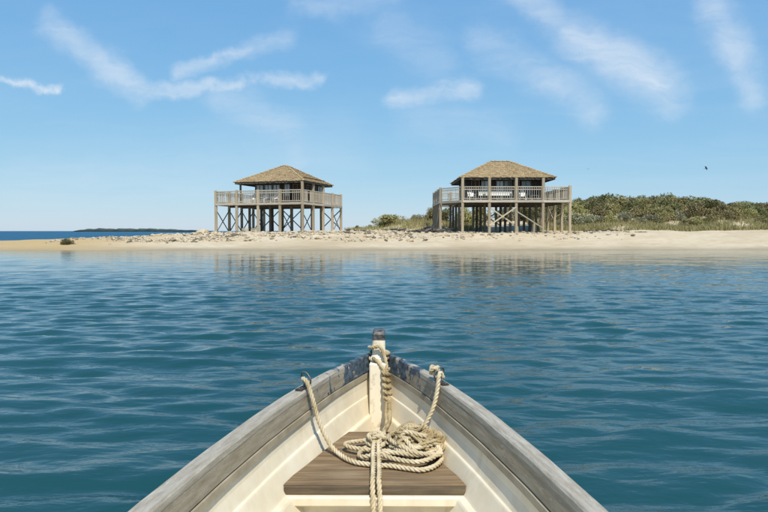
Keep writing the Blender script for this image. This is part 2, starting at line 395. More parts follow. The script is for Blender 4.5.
gy = grid_axis([(42, 49, .7), (49, 62, .22), (62, 90, .6), (90, 140, 2.5), (140, 640, 20)])
def gridmesh(gx, gy, Z, name, mat, sm=True):
    X, Y = np.meshgrid(gx, gy); nx, ny = len(gx), len(gy)
    V = np.stack([X, Y, Z], -1).reshape(-1, 3)
    i = (np.arange(ny - 1)[:, None] * nx + np.arange(nx - 1)[None]).ravel()
    F = np.stack([i, i + 1, i + nx + 1, i + nx], -1)
    me = bpy.data.meshes.new(name); me.vertices.add(len(V)); me.vertices.foreach_set('co', V.ravel().astype(np.float32))
    me.loops.add(F.size); me.loops.foreach_set('vertex_index', F.ravel().astype(np.int32))
    me.polygons.add(len(F)); me.polygons.foreach_set('loop_start', np.arange(0, F.size, 4, dtype=np.int32))
    me.update(calc_edges=True); me.validate()
    if sm: me.polygons.foreach_set('use_smooth', [True] * len(me.polygons))
    me.materials.append(M[mat]); return me
X, Y = np.meshgrid(gx, gy)
tag(link('beach', gridmesh(gx, gy, terrain(X, Y), 'beach', 'sand')), kind='structure')
def tz(x, y): return float(terrain(x, y))

# ------------------------------------------------------------------ sea
def geo_axis(start, step, growth, end):
    out = [start]; s = step
    while out[-1] < end: s *= growth; out.append(out[-1] + s)
    return out
xp = list(np.arange(0, 9, .11)); xp = xp + geo_axis(xp[-1] + .11, .11, 1.022, 60)[0:]
xp = xp + [90, 150, 300, 700, 2000, 6000, 15000]
wx = np.array([-v for v in xp[::-1] if v > 0] + xp)
wy = [-15000, -3000, -600, -150, -60, -30, -15, -8, -5, -3, -2, -1, 0, .5, 1.0] + list(np.arange(1.4, 13, .05))
wy = wy + geo_axis(wy[-1] + .05, .05, 1.0075, 54) + [58, 66, 80, 110, 200, 400, 1000, 3000, 8000, 16000]
wy = np.array(wy)
X, Y = np.meshgrid(wx, wy)
SX = np.gradient(wx)[None, :] + 0 * X; SY = np.gradient(wy)[:, None] + 0 * X
Z = np.zeros_like(X)
r = np.random.default_rng(5)
for lam, amp, n in ((3.4, .0055, 4), (1.9, .0050, 6), (1.15, .0046, 8), (.75, .0043, 10), (.5, .0038, 11), (.36, .0028, 12), (.26, .0017, 12)):
    for _ in range(n):
        l = lam * r.uniform(.8, 1.25); a = r.normal(R(92), R(21)); k = 2 * math.pi / l; ph = r.uniform(0, 6.28)
        kx, ky = k * math.cos(a), k * math.sin(a)
        fade = np.clip(1.6 - 4 * SY * abs(ky) / 6.28, 0, 1) * np.clip(1.6 - 4 * SX * abs(kx) / 6.28, 0, 1)
        q = kx * X + ky * Y + ph
        # gusts: each train swells and dies along and across
        env = .55 + .45 * np.sin(X * r.uniform(.1, .5) + Y * r.uniform(.1, .4) + r.uniform(0, 6.28))
        Z += amp * fade * env * (np.sin(q) + .22 * np.cos(2 * q)) * .8
calm = (1.45 - .85 * smooth(7, 34, Y)) * (1 - .6 * smooth(44, 50, Y))
Z *= calm
tag(link('sea', gridmesh(wx, wy, Z, 'sea', 'water')), kind='structure')

# low wooded land far across the water
def far_land():
    n = 220; x0, x1, y0 = -820, -455, 1580
    vs, fs = [], []
    for i in range(n):
        t = i / (n - 1); x = x0 + (x1 - x0) * t
        e = min(1, t * 9 + .12) * min(1, (1 - t) * 2.2 + .05)
        h = 1.6 + 7.6 * e * (.8 + .2 * math.sin(t * 61) * math.sin(t * 23 + 1)) + rng.uniform(-.5, .5) * e
        vs += [(x, y0, -1), (x, y0 - 4, h * .55), (x, y0 + 6, h), (x, y0 + 40, h * .9), (x, y0 + 90, -1)]
    for i in range(n - 1):
        for j in range(4): a = i * 5 + j; fs.append((a, a + 5, a + 6, a + 1))
    fs += [(4, 3, 2, 1, 0), tuple((n - 1) * 5 + j for j in range(5))]
    return tag(link('far_shore', meshdata('far_shore', vs, fs, 'wood_far', True)), kind='structure')
far_land()

# ------------------------------------------------------------------ stilt houses
def tile_slope(vs, fs, e0, e1, r0, r1, n=24, tw=.19):
    e0, e1, r0, r1 = map(Vector, (e0, e1, r0, r1))
    nrm = (e1 - e0).cross((r0 + r1) / 2 - (e0 + e1) / 2).normalized()
    if nrm.z < 0: nrm = -nrm
    for i in range(n):
        t0 = i / n; t1 = min(1, (i + 1.25) / n)
        a0, b0 = e0.lerp(r0, t0), e1.lerp(r1, t0); a1, b1 = e0.lerp(r0, t1), e1.lerp(r1, t1)
        L = (b0 - a0).length; m = max(1, int(round(L / tw)))
        for j in range(m):
            u0, u1 = j / m, (j + .93) / m
            lift = random.uniform(.04, .075); dd = random.uniform(-.05, .03) / max(.5, (a1 - a0).length) if True else 0
            q = [a0.lerp(b0, u0), a0.lerp(b0, u1), a1.lerp(b1, u1), a1.lerp(b1, u0)]
            sl = (a1 - a0).normalized()
            sh = sl * random.uniform(-.06, .03)
            lo = [q[0] + sh + nrm * lift, q[1] + sh + nrm * lift * random.uniform(.8, 1.15), q[2] + nrm * .02, q[3] + nrm * .02]
            bt = [lo[0] - nrm * .05, lo[1] - nrm * .05]
            k = len(vs); vs += [tuple(v) for v in lo + bt]
            fs += [(k, k + 1, k + 2, k + 3), (k + 4, k + 5, k + 1, k), (k + 4, k, k + 3), (k + 1, k + 5, k + 2)]
def roof(house, x0, x1, y0, y1, ze, zr, ridge):
    cxm, cym = (x0 + x1) / 2, (y0 + y1) / 2; a, b = (cxm - ridge / 2, cym, zr), (cxm + ridge / 2, cym, zr)
    c = [(x0, y0, ze), (x1, y0, ze), (x1, y1, ze), (x0, y1, ze)]
    th = .14
    vs = c + [a, b] + [(p[0], p[1], p[2] - th) for p in c] + [(cxm - ridge / 2, cym, zr - th), (cxm + ridge / 2, cym, zr - th)]
    fs = [(0, 1, 5, 4), (2, 3, 4, 5), (1, 2, 5), (3, 0, 4), (7, 6, 10, 11), (9, 8, 11, 10), (8, 7, 11), (6, 9, 10)] + [(i, i + 6, (i + 1) % 4 + 6, (i + 1) % 4) for i in range(4)]
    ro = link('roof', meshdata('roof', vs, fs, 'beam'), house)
    vs, fs = [], []
    o = .10
    C = [(x0 - o, y0 - o, ze - .05), (x1 + o, y0 - o, ze - .05), (x1 + o, y1 + o, ze - .05), (x0 - o, y1 + o, ze - .05)]
    tile_slope(vs, fs, C[0], C[1], a, b); tile_slope(vs, fs, C[1], C[2], b, b); tile_slope(vs, fs, C[2], C[3], b, a); tile_slope(vs, fs, C[3], C[0], a, a)
    tl = link('roof_shingles', meshdata('roof_shingles', vs, fs, 'tiles'), ro); tag(tl, kind='stuff')
    # hip and ridge caps, each run made of short overlapping pieces
    vs, fs = [], []
    for p, q in ((C[0], a), (C[3], a), (C[1], b), (C[2], b)) + (((a, b),) if ridge > .2 else ()):
        p, q = Vector(p), Vector(q); L = (q - p).length; n = max(2, int(L / .34)); sd_ = (q - p).cross(Vector((0, 0, 1))).normalized()
        for i in range(n):
            s0, s1 = p.lerp(q, i / n), p.lerp(q, min(1, (i + 1.15) / n)); lift = random.uniform(.10, .14); k = len(vs); wv = .13
            for s_, l_ in ((s0, lift), (s1, .07)):
                vs += [tuple(s_ - sd_ * wv + Vector((0, 0, l_ - .07))), tuple(s_ + Vector((0, 0, l_))), tuple(s_ + sd_ * wv + Vector((0, 0, l_ - .07)))]
            fs += [(k, k + 1, k + 4, k + 3), (k + 1, k + 2, k + 5, k + 4), (k, k + 2, k + 1)]
    tag(link('hip_cap', meshdata('hip_cap', vs, fs, 'tiles'), ro), kind='stuff')
    for (p, q) in ((c[0], c[1]), (c[1], c[2]), (c[2], c[3]), (c[3], c[0])):      # eave boards
        p, q = Vector(p), Vector(q); d = (q - p).normalized() * .06
        bar('eave_board', p + d - Vector((0, 0, .16)), q - d - Vector((0, 0, .16)), .05, .16, 'beam', ro)
    return ro

DZ, RT = 3.20, 4.45       # deck top and rail top above the sand
def stilt_house(loc, rz, label, corner, rf, walls, wins, tall, braces, pale):
    H = empty('stilt_house', loc, rz, label=label, cat='house', group='houses on stilts behind the beach')
    base = lambda x, y: tz(*(Vector((x, y, 0)) @ Matrix.Rotation(-rz, 3, 'Z') + Vector(loc)).xy) - loc[2]
    W = 10.4; g = [0, 2.6, 5.2, 7.8, 10.4]
    # outline of the deck, counter-clockwise from the front left
    if corner: out = [(0, 0), (2.6, 0), (5.2, 0), (7.8, 0), (W, 0), (W, 2.6), (W, 5.2), (W, 7.8), (W, W), (7.8, W), (5.2, W), (2.6, W), (0, W), (-1.9, W), (-1.9, 7.6), (-1.9, 5.1), (-1.9, 2.5)]
    else: out = [(v, 0) for v in g] + [(W, v) for v in g[1:]] + [(v, W) for v in g[3::-1]] + [(0, v) for v in g[3:0:-1]]
    per = set(out)
    for (x, y) in out + [(x, y) for x in g for y in g if (x, y) not in per]:
        if corner and x == 0 and 0 < y < W: pass
        zb = base(x, y) - .35
        zt = RT + .12 if (x, y) in per else DZ - .28
        for (tx, ty, th) in tall:
            if (tx, ty) == (x, y): zt = th
        s = .245 if (x, y) in per else .24
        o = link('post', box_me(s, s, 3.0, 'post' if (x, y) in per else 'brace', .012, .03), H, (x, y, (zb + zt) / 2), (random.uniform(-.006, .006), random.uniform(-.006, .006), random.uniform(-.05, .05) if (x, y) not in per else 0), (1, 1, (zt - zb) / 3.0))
    for (tx, ty, th) in tall:
        if (tx, ty) not in per: bar('veranda_post', (tx, ty, DZ - .02), (tx, ty, th), .17, .17, 'brace', H)
    # floor: joists, fascia, planks
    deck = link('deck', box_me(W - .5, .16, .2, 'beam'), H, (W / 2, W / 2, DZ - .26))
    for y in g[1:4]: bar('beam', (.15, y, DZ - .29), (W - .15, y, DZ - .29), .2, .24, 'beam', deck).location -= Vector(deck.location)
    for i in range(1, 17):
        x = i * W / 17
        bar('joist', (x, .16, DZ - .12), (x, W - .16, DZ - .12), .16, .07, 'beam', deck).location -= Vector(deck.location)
    n = 50
    for i in range(n):
        y = (i + .5) * W / n; xa = -.10
        if corner: xa = -1.9 * min(1, y / 2.5) - .06 if y < 2.5 else -2.0
        o = bar('plank', (xa, y, DZ - .022), (W + .10, y, DZ - .022), W / n - .012, .04, 'rail', deck); o.location -= Vector(deck.location)
    for i in range(len(out)):
        p, q = Vector((*out[i], 0)), Vector((*out[(i + 1) % len(out)], 0)); d = (q - p).normalized(); nn = Vector((d.y, -d.x, 0))
        L = (q - p).length
        bar('fascia', p + nn * .155 + Vector((0, 0, DZ - .15)), q + nn * .155 + Vector((0, 0, DZ - .15)), .05, .23, 'rail', H)
        rl = bar('railing', p + d * .13 + Vector((0, 0, RT)), q - d * .13 + Vector((0, 0, RT)), .13, .09, 'rail', H)
        inv = rl.rotation_quaternion.to_matrix().to_4x4(); inv.translation = rl.location; inv = inv.inverted()
        def sub(nm, a, b, w_, h_, mt):
            s_ = bar(nm, a, b, w_, h_, mt, rl); mtx = s_.rotation_quaternion.to_matrix().to_4x4(); mtx.translation = s_.location
            mm = inv @ mtx; s_.location = mm.translation; s_.rotation_quaternion = mm.to_quaternion()
        for zz, hh in ((RT - .24, .085), (DZ + .13, .08)):
            sub('cross_rail', p + d * .13 + Vector((0, 0, zz)), q - d * .13 + Vector((0, 0, zz)), .05, hh, 'rail')
        m = int(round(L / .225))
        for k in range(1, m):
            if random.random() < .04: continue
            b0 = p + d * (L * k / m) + nn * .045; lean = d * random.uniform(-.012, .012)
            sub('baluster', b0 + Vector((0, 0, DZ + .06)), b0 + lean + Vector((0, 0, RT - .05)), .07, .035, 'rail')
    # walls: boards standing on the deck, window openings between them
    x0, x1, y0, y1 = walls; zt = 5.9
    for side in range(4):
        vs, fs = [], []
        A, B = [((x0, y0), (x1, y0)), ((x1, y0), (x1, y1)), ((x1, y1), (x0, y1)), ((x0, y1), (x0, y0))][side]
        A, B = Vector((*A, 0)), Vector((*B, 0)); d = (B - A).normalized(); nn = Vector((d.y, -d.x, 0)); L = (B - A).length; m = int(L / .2)
        opens = [wd for wd in wins if wd[0] == side]
        for k in range(m):
            u0, u1 = L * k / m, L * (k + .94) / m; mid = (u0 + u1) / 2; off = random.uniform(0, .018)
            spans = [(DZ, zt)]
            for (_, a_, b_, za, zb_, kd) in opens:
                if a_ - .02 < mid < b_ + .02: spans = [(DZ, za), (zb_, zt)]
            for (s0, s1) in spans:
                if s1 - s0 < .02: continue
                kk = len(vs)
                for zz in (s0, s1):
                    for (uu, oo) in ((u0, off), (u1, off), (u1, -.10), (u0, -.10)):
                        pnt = A + d * uu + nn * oo; vs.append((pnt.x, pnt.y, zz))
                fs += [(kk, kk + 1, kk + 5, kk + 4), (kk + 1, kk + 2, kk + 6, kk + 5), (kk + 2, kk + 3, kk + 7, kk + 6), (kk + 3, kk, kk + 4, kk + 7), (kk + 4, kk + 5, kk + 6, kk + 7), (kk + 3, kk + 2, kk + 1, kk)]
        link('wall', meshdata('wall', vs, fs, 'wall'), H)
        for (_, a_, b_, za, zb_, kd) in opens:
            a0, b0 = A + d * a_, A + d * b_; up = Vector((0, 0, 1))
            rotz = math.atan2(d.y, d.x); c0 = (a0 + b0) / 2 + up * (za + zb_) / 2
            wn_ = link('window' if kd != 'shutter' else 'shutter_door', box_me(b_ - a_, .05, zb_ - za, {'pale': 'pane_pale', 'dark': 'pane_dark', 'shutter': 'shutter'}[kd]), H, c0 - nn * .05, (0, 0, rotz))
            ww, hh = b_ - a_, zb_ - za
            for (lx, lz, sx, sz) in ((-ww / 2, 0, .07, hh + .1), (ww / 2, 0, .07, hh + .1), (0, -hh / 2, ww - .06, .07), (0, hh / 2, ww - .06, .07), (0, 0, .05, hh - .07)):
                link('frame', box_me(sx, .09, sz, 'frame'), wn_, (lx, -.045, lz))
    # braces
    for (p, q, w_) in braces:
        pm = Vector((*p[:2], 0)); qm = Vector((*q[:2], 0)); d = (qm - pm).normalized(); nn = Vector((d.y, -d.x, 0)) * .14
        z0, z1 = base(*p[:2]) + (.25 if not pale else .75), DZ - (.5 if not pale else .7)
        if len(p) == 3: z0, z1 = p[2], q[2]
        mt = 'brace_pale' if pale else 'brace'
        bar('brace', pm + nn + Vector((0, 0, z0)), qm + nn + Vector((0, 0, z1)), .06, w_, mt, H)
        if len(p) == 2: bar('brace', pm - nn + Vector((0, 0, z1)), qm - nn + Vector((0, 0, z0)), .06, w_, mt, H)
    roof(H, *rf)
    return H
XZ = lambda row, i: None
LZ = 1.42
left = stilt_house((-18.3, 65.2, LZ), R(-18.3), 'smaller-looking grey timber house on stilts, left of the two, by the rocky point', False,
    (2.35, 10.55, .05, 7.5, 5.44, 7.42, .5), (4.05, 9.95, 1.35, 6.6),
    [(0, .12, 1.0, 3.25, 5.15, 'pale'), (0, 1.15, 2.05, 3.25, 5.15, 'pale'), (0, 2.2, 3.0, 3.25, 5.15, 'pale'), (0, 3.55, 4.2, 3.9, 5.2, 'pale'), (0, 4.6, 5.6, 3.25, 5.15, 'shutter'),
     (1, .6, 1.5, 3.6, 5.1, 'shutter'), (1, 2.0, 2.9, 3.7, 5.1, 'dark'), (1, 3.5, 4.6, 3.7, 5.15, 'pale'), (3, 1.2, 2.4, 3.8, 5.1, 'pale'), (2, 2, 3.4, 3.8, 5.1, 'dark')],
    [(10.4, 0, 5.32), (10.4, 2.6, 5.32), (10.4, 5.2, 5.32), (2.75, .55, 5.42), (2.75, 6.9, 5.42)],
    [((0, 0), (0, 2.6), .11), ((0, 2.6), (0, 5.2), .11), ((0, 5.2), (0, 7.8), .11), ((0, 7.8), (0, 10.4), .11), ((2.6, 10.4), (5.2, 10.4), .11), ((5.2, 5.2), (5.2, 7.8), .11),
     ((7.8, 10.4), (10.4, 10.4), .11), ((10.4, 7.8), (10.4, 10.4), .11), ((7.8, 5.2), (7.8, 7.8), .11), ((2.6, 5.2), (5.2, 5.2), .11)], False)
right = stilt_house((7.6, 58.0, LZ), R(0), 'wider-looking grey timber house on stilts, right of the two, with shrubs behind', True,
    (-.2, 9.05, .35, 8.0, 5.42, 7.35, 2.0), (.55, 8.35, 1.5, 7.2),
    [(0, .5, 1.3, 3.9, 5.2, 'shutter'), (0, 1.5, 2.2, 3.9, 5.15, 'pale'), (0, 3.0, 3.7, 3.25, 5.15, 'pale'), (0, 3.8, 4.5, 3.25, 5.15, 'dark'), (0, 4.75, 5.3, 3.25, 5.15, 'shutter'), (0, 5.5, 6.4, 3.7, 5.15, 'dark'),
     (3, 1.5, 2.6, 3.8, 5.1, 'dark'), (1, 2, 3.2, 3.8, 5.1, 'dark'), (2, 2, 3.4, 3.8, 5.1, 'dark')],
    [(0, 0, 5.32), (2.6, 0, 5.32), (5.2, 0, 5.32), (7.8, 0, 5.32)],
    [((2.6, 0.02), (5.2, 0.02), .13), ((5.2, .02, 2.1), (7.8, .02, .45), .12), ((2.6, 7.8), (5.2, 7.8), .12), ((10.4, 5.2), (10.4, 7.8), .12), ((-1.9, 2.5), (-1.9, 5.1), .12)], True)

# white chairs on the decks
def make_chair():
    C = empty('deck_chair')
    for sx in (-.3, .3):
        bar('leg', (sx, -.32, 0), (sx, -.30, .56), .07, .05, 'white_plastic', C); bar('leg', (sx, .34, 0), (sx, .25, .56), .07, .05, 'white_plastic', C)
        bar('armrest', (sx * 1.05, -.42, .58), (sx * 1.05, .36, .58), .13, .035, 'white_plastic', C)
    st = link('seat', box_me(.56, .62, .05, 'white_plastic'), C, (0, -.05, .36), (R(6), 0, 0))
    for k in range(5):
        x = (k - 2) * .12; h = (.88, 1.02, 1.08, 1.02, .88)[k]
        bar('back_slat', (x * .9, .22, .34), (x * 1.15, .42, h), .11, .025, 'white_plastic', C)
    return C
proto = make_chair()
def copy_tree(o, parent=None):
    c = o.copy(); COL.objects.link(c); c.parent = parent
    for ch in list(o.children): copy_tree(ch, c)
    return c
def on_deck(house, x, y, z=DZ + .002):
    return house.matrix_basis @ Vector((x, y, z))
bpy.context.view_layer.update()
chairs = [(left, 4.3, .62, R(8), 'white slatted deck chair on the left house deck, nearest its open corner'),
          (left, 5.5, .66, R(-10), 'middle one of three white slatted chairs on the left house deck'),
          (left, 6.8, .62, R(-14), 'white slatted deck chair on the left house deck, beside the dark doorway'),
          (right, 1.0, .8, R(10), 'white slatted deck chair at the left end of the right house deck'),
          (right, 6.0, .82, R(-5), 'white slatted deck chair right of the long white bench on the right house deck')]
for i, (hs_, x, y, a, lb) in enumerate(chairs):
    c = proto if i == 0 else copy_tree(proto)
    c.location = on_deck(hs_, x, y); c.rotation_euler = (0, 0, hs_.rotation_euler.z + a)
    tag(c, lb, 'chair', 'white chairs on the house decks')
def low_table(hs_, x, y, lb):
    t = empty('low_table', on_deck(hs_, x, y), hs_.rotation_euler.z, label=lb, cat='table')
    link('table_top', box_me(.8, .55, .04, 'white_plastic'), t, (0, 0, .46))
    for sx in (-.34, .34):
        for sy in (-.22, .22): bar('leg', (sx, sy, 0), (sx, sy, .44), .05, .05, 'white_plastic', t)
low_table(left, 6.15, .62, 'low white table between two chairs on the left house deck')
low_table(right, 7.2, .75, 'low white table near the right end of the roofed deck of the right house')
def bench(hs_, x, y, L, lb):
    t = empty('deck_bench', on_deck(hs_, x, y), hs_.rotation_euler.z, label=lb, cat='bench')
    for k in range(3): link('seat_slat', box_me(L, .15, .03, 'white_plastic'), t, (0, -.17 + k * .17, .44))
    for k in range(3): link('back_slat', box_me(L, .025, .13, 'white_plastic'), t, (0, .27 + k * .025, .55 + k * .16))
    for i in range(4):
        sx = -L / 2 + .15 + i * (L - .3) / 3
        bar('leg', (sx, -.18, 0), (sx, -.18, .42), .06, .06, 'white_plastic', t); bar('leg', (sx, .25, 0), (sx, .36, .96), .06, .05, 'white_plastic', t)
bench(right, 3.4, .8, 3.3, 'long white slatted bench on the right house deck')

# ------------------------------------------------------------------ shrubs
def bush_mesh(seed, nblob, nleaf, ls, mat, flat=1.0):
    r = np.random.default_rng(seed)
    cs = []
    for i in range(nblob):
        a = r.uniform(0, 6.28); d = .62 * math.sqrt(r.uniform(0, 1)); hgt = r.uniform(.25, .98) * (1 - .55 * d)
        cs.append((d * math.cos(a), d * math.sin(a), hgt * flat, r.uniform(.20, .36)))
    cs = np.array(cs); per = nleaf // nblob
    P = []
    for c in cs:
        v = r.normal(size=(per, 3)); v /= np.linalg.norm(v, axis=1)[:, None]; rad = c[3] * r.uniform(.35, 1.12, (per, 1)) ** .6
        P.append(c[:3] + v * rad * np.array([1, 1, .85]))
    P = np.concatenate(P); P[:, 2] = np.abs(P[:, 2]) * .98 + .01
    n = len(P)
    u = r.normal(size=(n, 3)); u /= np.linalg.norm(u, axis=1)[:, None]
    w_ = r.normal(size=(n, 3)); w_ -= (w_ * u).sum(1)[:, None] * u; w_ /= np.linalg.norm(w_, axis=1)[:, None]
    L = ls * r.uniform(.6, 1.4, (n, 1))
    V = np.stack([P - u * L, P + w_ * L * .55, P + u * L, P - w_ * L * .55], 1).reshape(-1, 3)
    F = (np.arange(n)[:, None] * 4 + np.arange(4)[None]).tolist()
    crown = meshdata('crown', V, F, mat)
    vs, fs = [], []
    def limb(p, q, r0, r1):
        p, q = Vector(p), Vector(q); d = (q - p).normalized(); s = d.orthogonal().normalized(); t = d.cross(s); k = len(vs)
        for c, rr in ((p, r0), (q, r1)):
            for j in range(5): a = j * 6.283 / 5; vs.append(tuple(c + (s * math.cos(a) + t * math.sin(a)) * rr))
        for j in range(5): fs.append((k + j, k + (j + 1) % 5, k + 5 + (j + 1) % 5, k + 5 + j))
    for c in cs[:9]:
        m = (c[0] * .4 + r.uniform(-.06, .06), c[1] * .4, c[2] * .45)
        limb((c[0] * .12, c[1] * .12, -.08), m, .035, .024); limb(m, tuple(c[:3]), .024, .009)
    return crown, meshdata('trunk', vs, fs, 'bark')
VAR = [bush_mesh(101 + i, 15 + i % 3 * 3, 3600, .042, m, fl) for i, (m, fl) in enumerate([('leaf_dark', .9), ('leaf_dark', 1.0), ('leaf_olive', .85), ('leaf_olive', 1.0), ('leaf_grey', .8), ('leaf_grey', .95)])]
def bush(x, y, rx, h, var, label, group=None, name='shrub', z=None, ry=None):
    e = empty(name, (x, y, (tz(x, y) if z is None else z) - .06), random.uniform(0, 6.28), label=label, cat='shrub', group=group)
    e.scale = (rx, ry or rx, h)
    link('crown', VAR[var][0], e); link('trunk', VAR[var][1], e)
    return e
G = 'shrubs on the dune'
bush(.3, 74, 3.1, 1.6, 3, 'lone rounded olive bush on the sand between the two houses')
bush(-3.6, 80, .8, .9, 0, 'tiny dark bush just right of the left house, near the skyline')
bush(-1.7, 77, .9, .8, 2, 'small low bush touching the left flank of the lone rounded bush')
bush(5.6, 73.5, 1.6, 2.1, 3, 'tall olive shrub standing left of the right house')
bush(4.1, 74.2, 1.2, 1.2, 4, 'low pale shrub left of the tall olive shrub beside the right house')
bush(7.2, 76, 2.0, 2.2, 1, 'dark green shrub half hidden by the left corner of the right house')
for i, (x, y, rx, h, v, lb) in enumerate([(9.6, 73, 1.9, 2.6, 2, 'olive shrub seen between the leftmost stilts of the right house'), (12.2, 74, 2.0, 2.5, 3, 'green shrub seen through the middle stilts of the right house'),
    (14.8, 73.5, 1.9, 2.4, 4, 'grey green shrub seen right of the crossed braces under the right house'), (17.3, 73, 2.0, 2.3, 0, 'dark shrub seen between the rightmost stilts of the right house')]):
    bush(x, y, rx, h, v, lb)
r = np.random.default_rng(21)
cnt = 0
rows = [(72.0, 19.6, 1.5, 1.5, 1.35, (4, 2, 2, 5)), (75.4, 19.5, 1.6, 1.7, 1.9, (3, 2, 0, 4, 2)), (78.6, 20, 1.6, 1.9, 2.1, (3, 0, 2, 1)), (82.5, 21, 1.8, 2.1, 2.3, (0, 1, 3, 2)), (87.5, 23, 2.2, 2.4, 2.5, (1, 0, 1, 3))]
WHERE = ['along the foot of the right dune', 'along the lower slope of the right dune', 'along the middle slope of the right dune', 'along the upper slope of the right dune', 'along the crest of the right dune']
CN = ['dark green', 'dark green', 'olive', 'olive', 'grey green', 'grey green']
ONES = ['', 'first', 'second', 'third', 'fourth', 'fifth', 'sixth', 'seventh', 'eighth', 'ninth', 'tenth', 'eleventh', 'twelfth', 'thirteenth', 'fourteenth', 'fifteenth', 'sixteenth', 'seventeenth', 'eighteenth', 'nineteenth', 'twentieth']
TENS = ['', '', 'twenty', 'thirty', 'forty']
def ordinal(n): return ONES[n] if n <= 20 else (TENS[n // 10] + '-' + ONES[n % 10] if n % 10 else TENS[n // 10][:-1] + 'ieth')
for k, (yy_, xa, stp, rr, hh, vs_) in enumerate(rows):
    x = xa; num = 0
    while x < yy_ * .70:
        yv = yy_ + r.uniform(-1.2, 1.2); px = 384 + 597 * x / yv
        keep = not (617 < px < 631 and 74 < yv < 80)
        s = r.uniform(.72, 1.15) * (1 - .26 * float(smooth(38, 60, x)))
        if keep and r.uniform() > (.14 if k == 0 else .04):
            v_ = int(r.choice(vs_)); num += 1
            bush(x, yv, rr * s * r.uniform(.9, 1.2), hh * s, v_, CN[v_] + ' shrub, ' + ordinal(num) + ' from the house ' + WHERE[k], G)
        x += stp * r.uniform(.75, 1.25)
bush(-28.6, 53.9, .72, .62, 0, 'small dark clump of plants alone on the sand spit at far left', name='shrub')

# grass at the foot of the dune: nobody could count it
def grass():
    r = np.random.default_rng(31); n = 30000
    x = np.concatenate([r.uniform(17, 70, int(n * .8)), r.uniform(-4.5, 12, int(n * .2))]); y = np.concatenate([67.6 + np.abs(r.normal(0, 2.4, int(n * .8))), 71.5 + r.normal(0, 2.0, int(n * .2))])
    y = y + .02 * (x - 17).clip(0)
    keep = (np.sin(x * .9 + 2 * np.sin(y * .6)) + np.sin(y * 1.3 + x * .35) + r.normal(0, .7, n)) > -.9
    x, y = x[keep], y[keep]; n = len(x); z = terrain(x, y)
    h = r.uniform(.25, .75, n); a = r.uniform(0, 6.28, n); lean = r.normal(0, .16, (n, 2)); wd = .03
    B = np.stack([x, y, z - .03], -1); dv = np.stack([np.cos(a) * wd, np.sin(a) * wd, 0 * a], -1)
    Tt = B + np.stack([lean[:, 0], lean[:, 1], h], -1); Mi = B + np.stack([lean[:, 0] * .35, lean[:, 1] * .35, h * .55], -1)
    V = np.stack([B - dv, B + dv, Mi + dv * .7, Tt, Mi - dv * .7], 1).reshape(-1, 3)
    F = (np.arange(n)[:, None] * 5 + np.arange(5)[None]).tolist()
    tag(link('dune_grass', meshdata('dune_grass', V, F, 'grass')), 'yellow green grass at the foot of the shrub covered dune', 'grass', kind='stuff')
grass()

# ------------------------------------------------------------------ rocks and drift
def rock_vf(seed):
    import bmesh
    bm = bmesh.new(); bmesh.ops.create_icosphere(bm, subdivisions=2, radius=1.0)
    for v in bm.verts:
        n = mnoise.noise(v.co * 1.3 + Vector((seed * 7.1, 0, 0))) * .5 + mnoise.noise(v.co * 3 + Vector((0, seed * 3.3, 0))) * .18
        v.co = v.co * (1 + n); v.co.z *= .62
    V = np.array([v.co[:] for v in bm.verts]); F = [[l.index for l in f.verts] for f in bm.faces]; bm.free(); return V, F
RV = [rock_vf(i) for i in range(5)]
def rubble():
    import bmesh
    bm = bmesh.new(); bmesh.ops.create_icosphere(bm, subdivisions=1, radius=1.0)
    base = np.array([v.co[:] for v in bm.verts]); F0 = np.array([[v.index for v in f.verts] for f in bm.faces]); bm.free()
    r = np.random.default_rng(41)
    for nm, n, mat, sz, lb in (('shore_rubble', 2100, 'rock', (.04, .17), 'pale rubble of small stones and shells scattered over the beach crest'), ('dark_rubble', 620, 'rock_dark', (.04, .17), 'dark weedy stones and wrack scattered among the pale rubble')):
        VV, FF = [], []; k = 0
        while k < n:
            x = r.uniform(-31, 9) if r.uniform() < .86 else r.uniform(9, 24); t = 3.2 + r.beta(1.6, 1.7) * 5.0 + (r.uniform(0, 2.5) if x > -14 else 0)
            y = float(shore_y(x)) + t
            dens = (.45 if x > -20 else .12) + .55 * math.sin(x * .55 + 1.2 * math.sin(t * 1.7)) * math.sin(t * 1.6 + x * .21)
            if x > 6: dens *= .28
            if r.uniform() > dens + .1: continue
            s = r.uniform(*sz) ** 1.0 * (1.5 if r.uniform() < .12 else 1); z = tz(x, y)
            if z < .3: continue
            v = base * (1 + r.uniform(-.28, .28, (len(base), 1))) * np.array([s * r.uniform(.8, 1.7), s * r.uniform(.7, 1.1), s * r.uniform(.4, .75)])
            a = r.uniform(0, 6.28); ca, sa = math.cos(a), math.sin(a); v = v @ np.array([[ca, sa, 0], [-sa, ca, 0], [0, 0, 1]])
            VV.append(v + np.array([x, y, z + s * .12])); FF.append(F0 + k * len(base)); k += 1
        tag(link(nm, meshdata(nm, np.concatenate(VV), np.concatenate(FF).tolist(), mat)), lb, 'stones', kind='stuff')
rubble()
RM = [meshdata('rock', v, f, 'rock', False) for v, f in RV]; RD = [meshdata('rock', v, f, 'rock_dark', False) for v, f in RV]
r = np.random.default_rng(51)
xs_ = np.sort(r.uniform(-24, 4, 34)); nd = [0, 0]
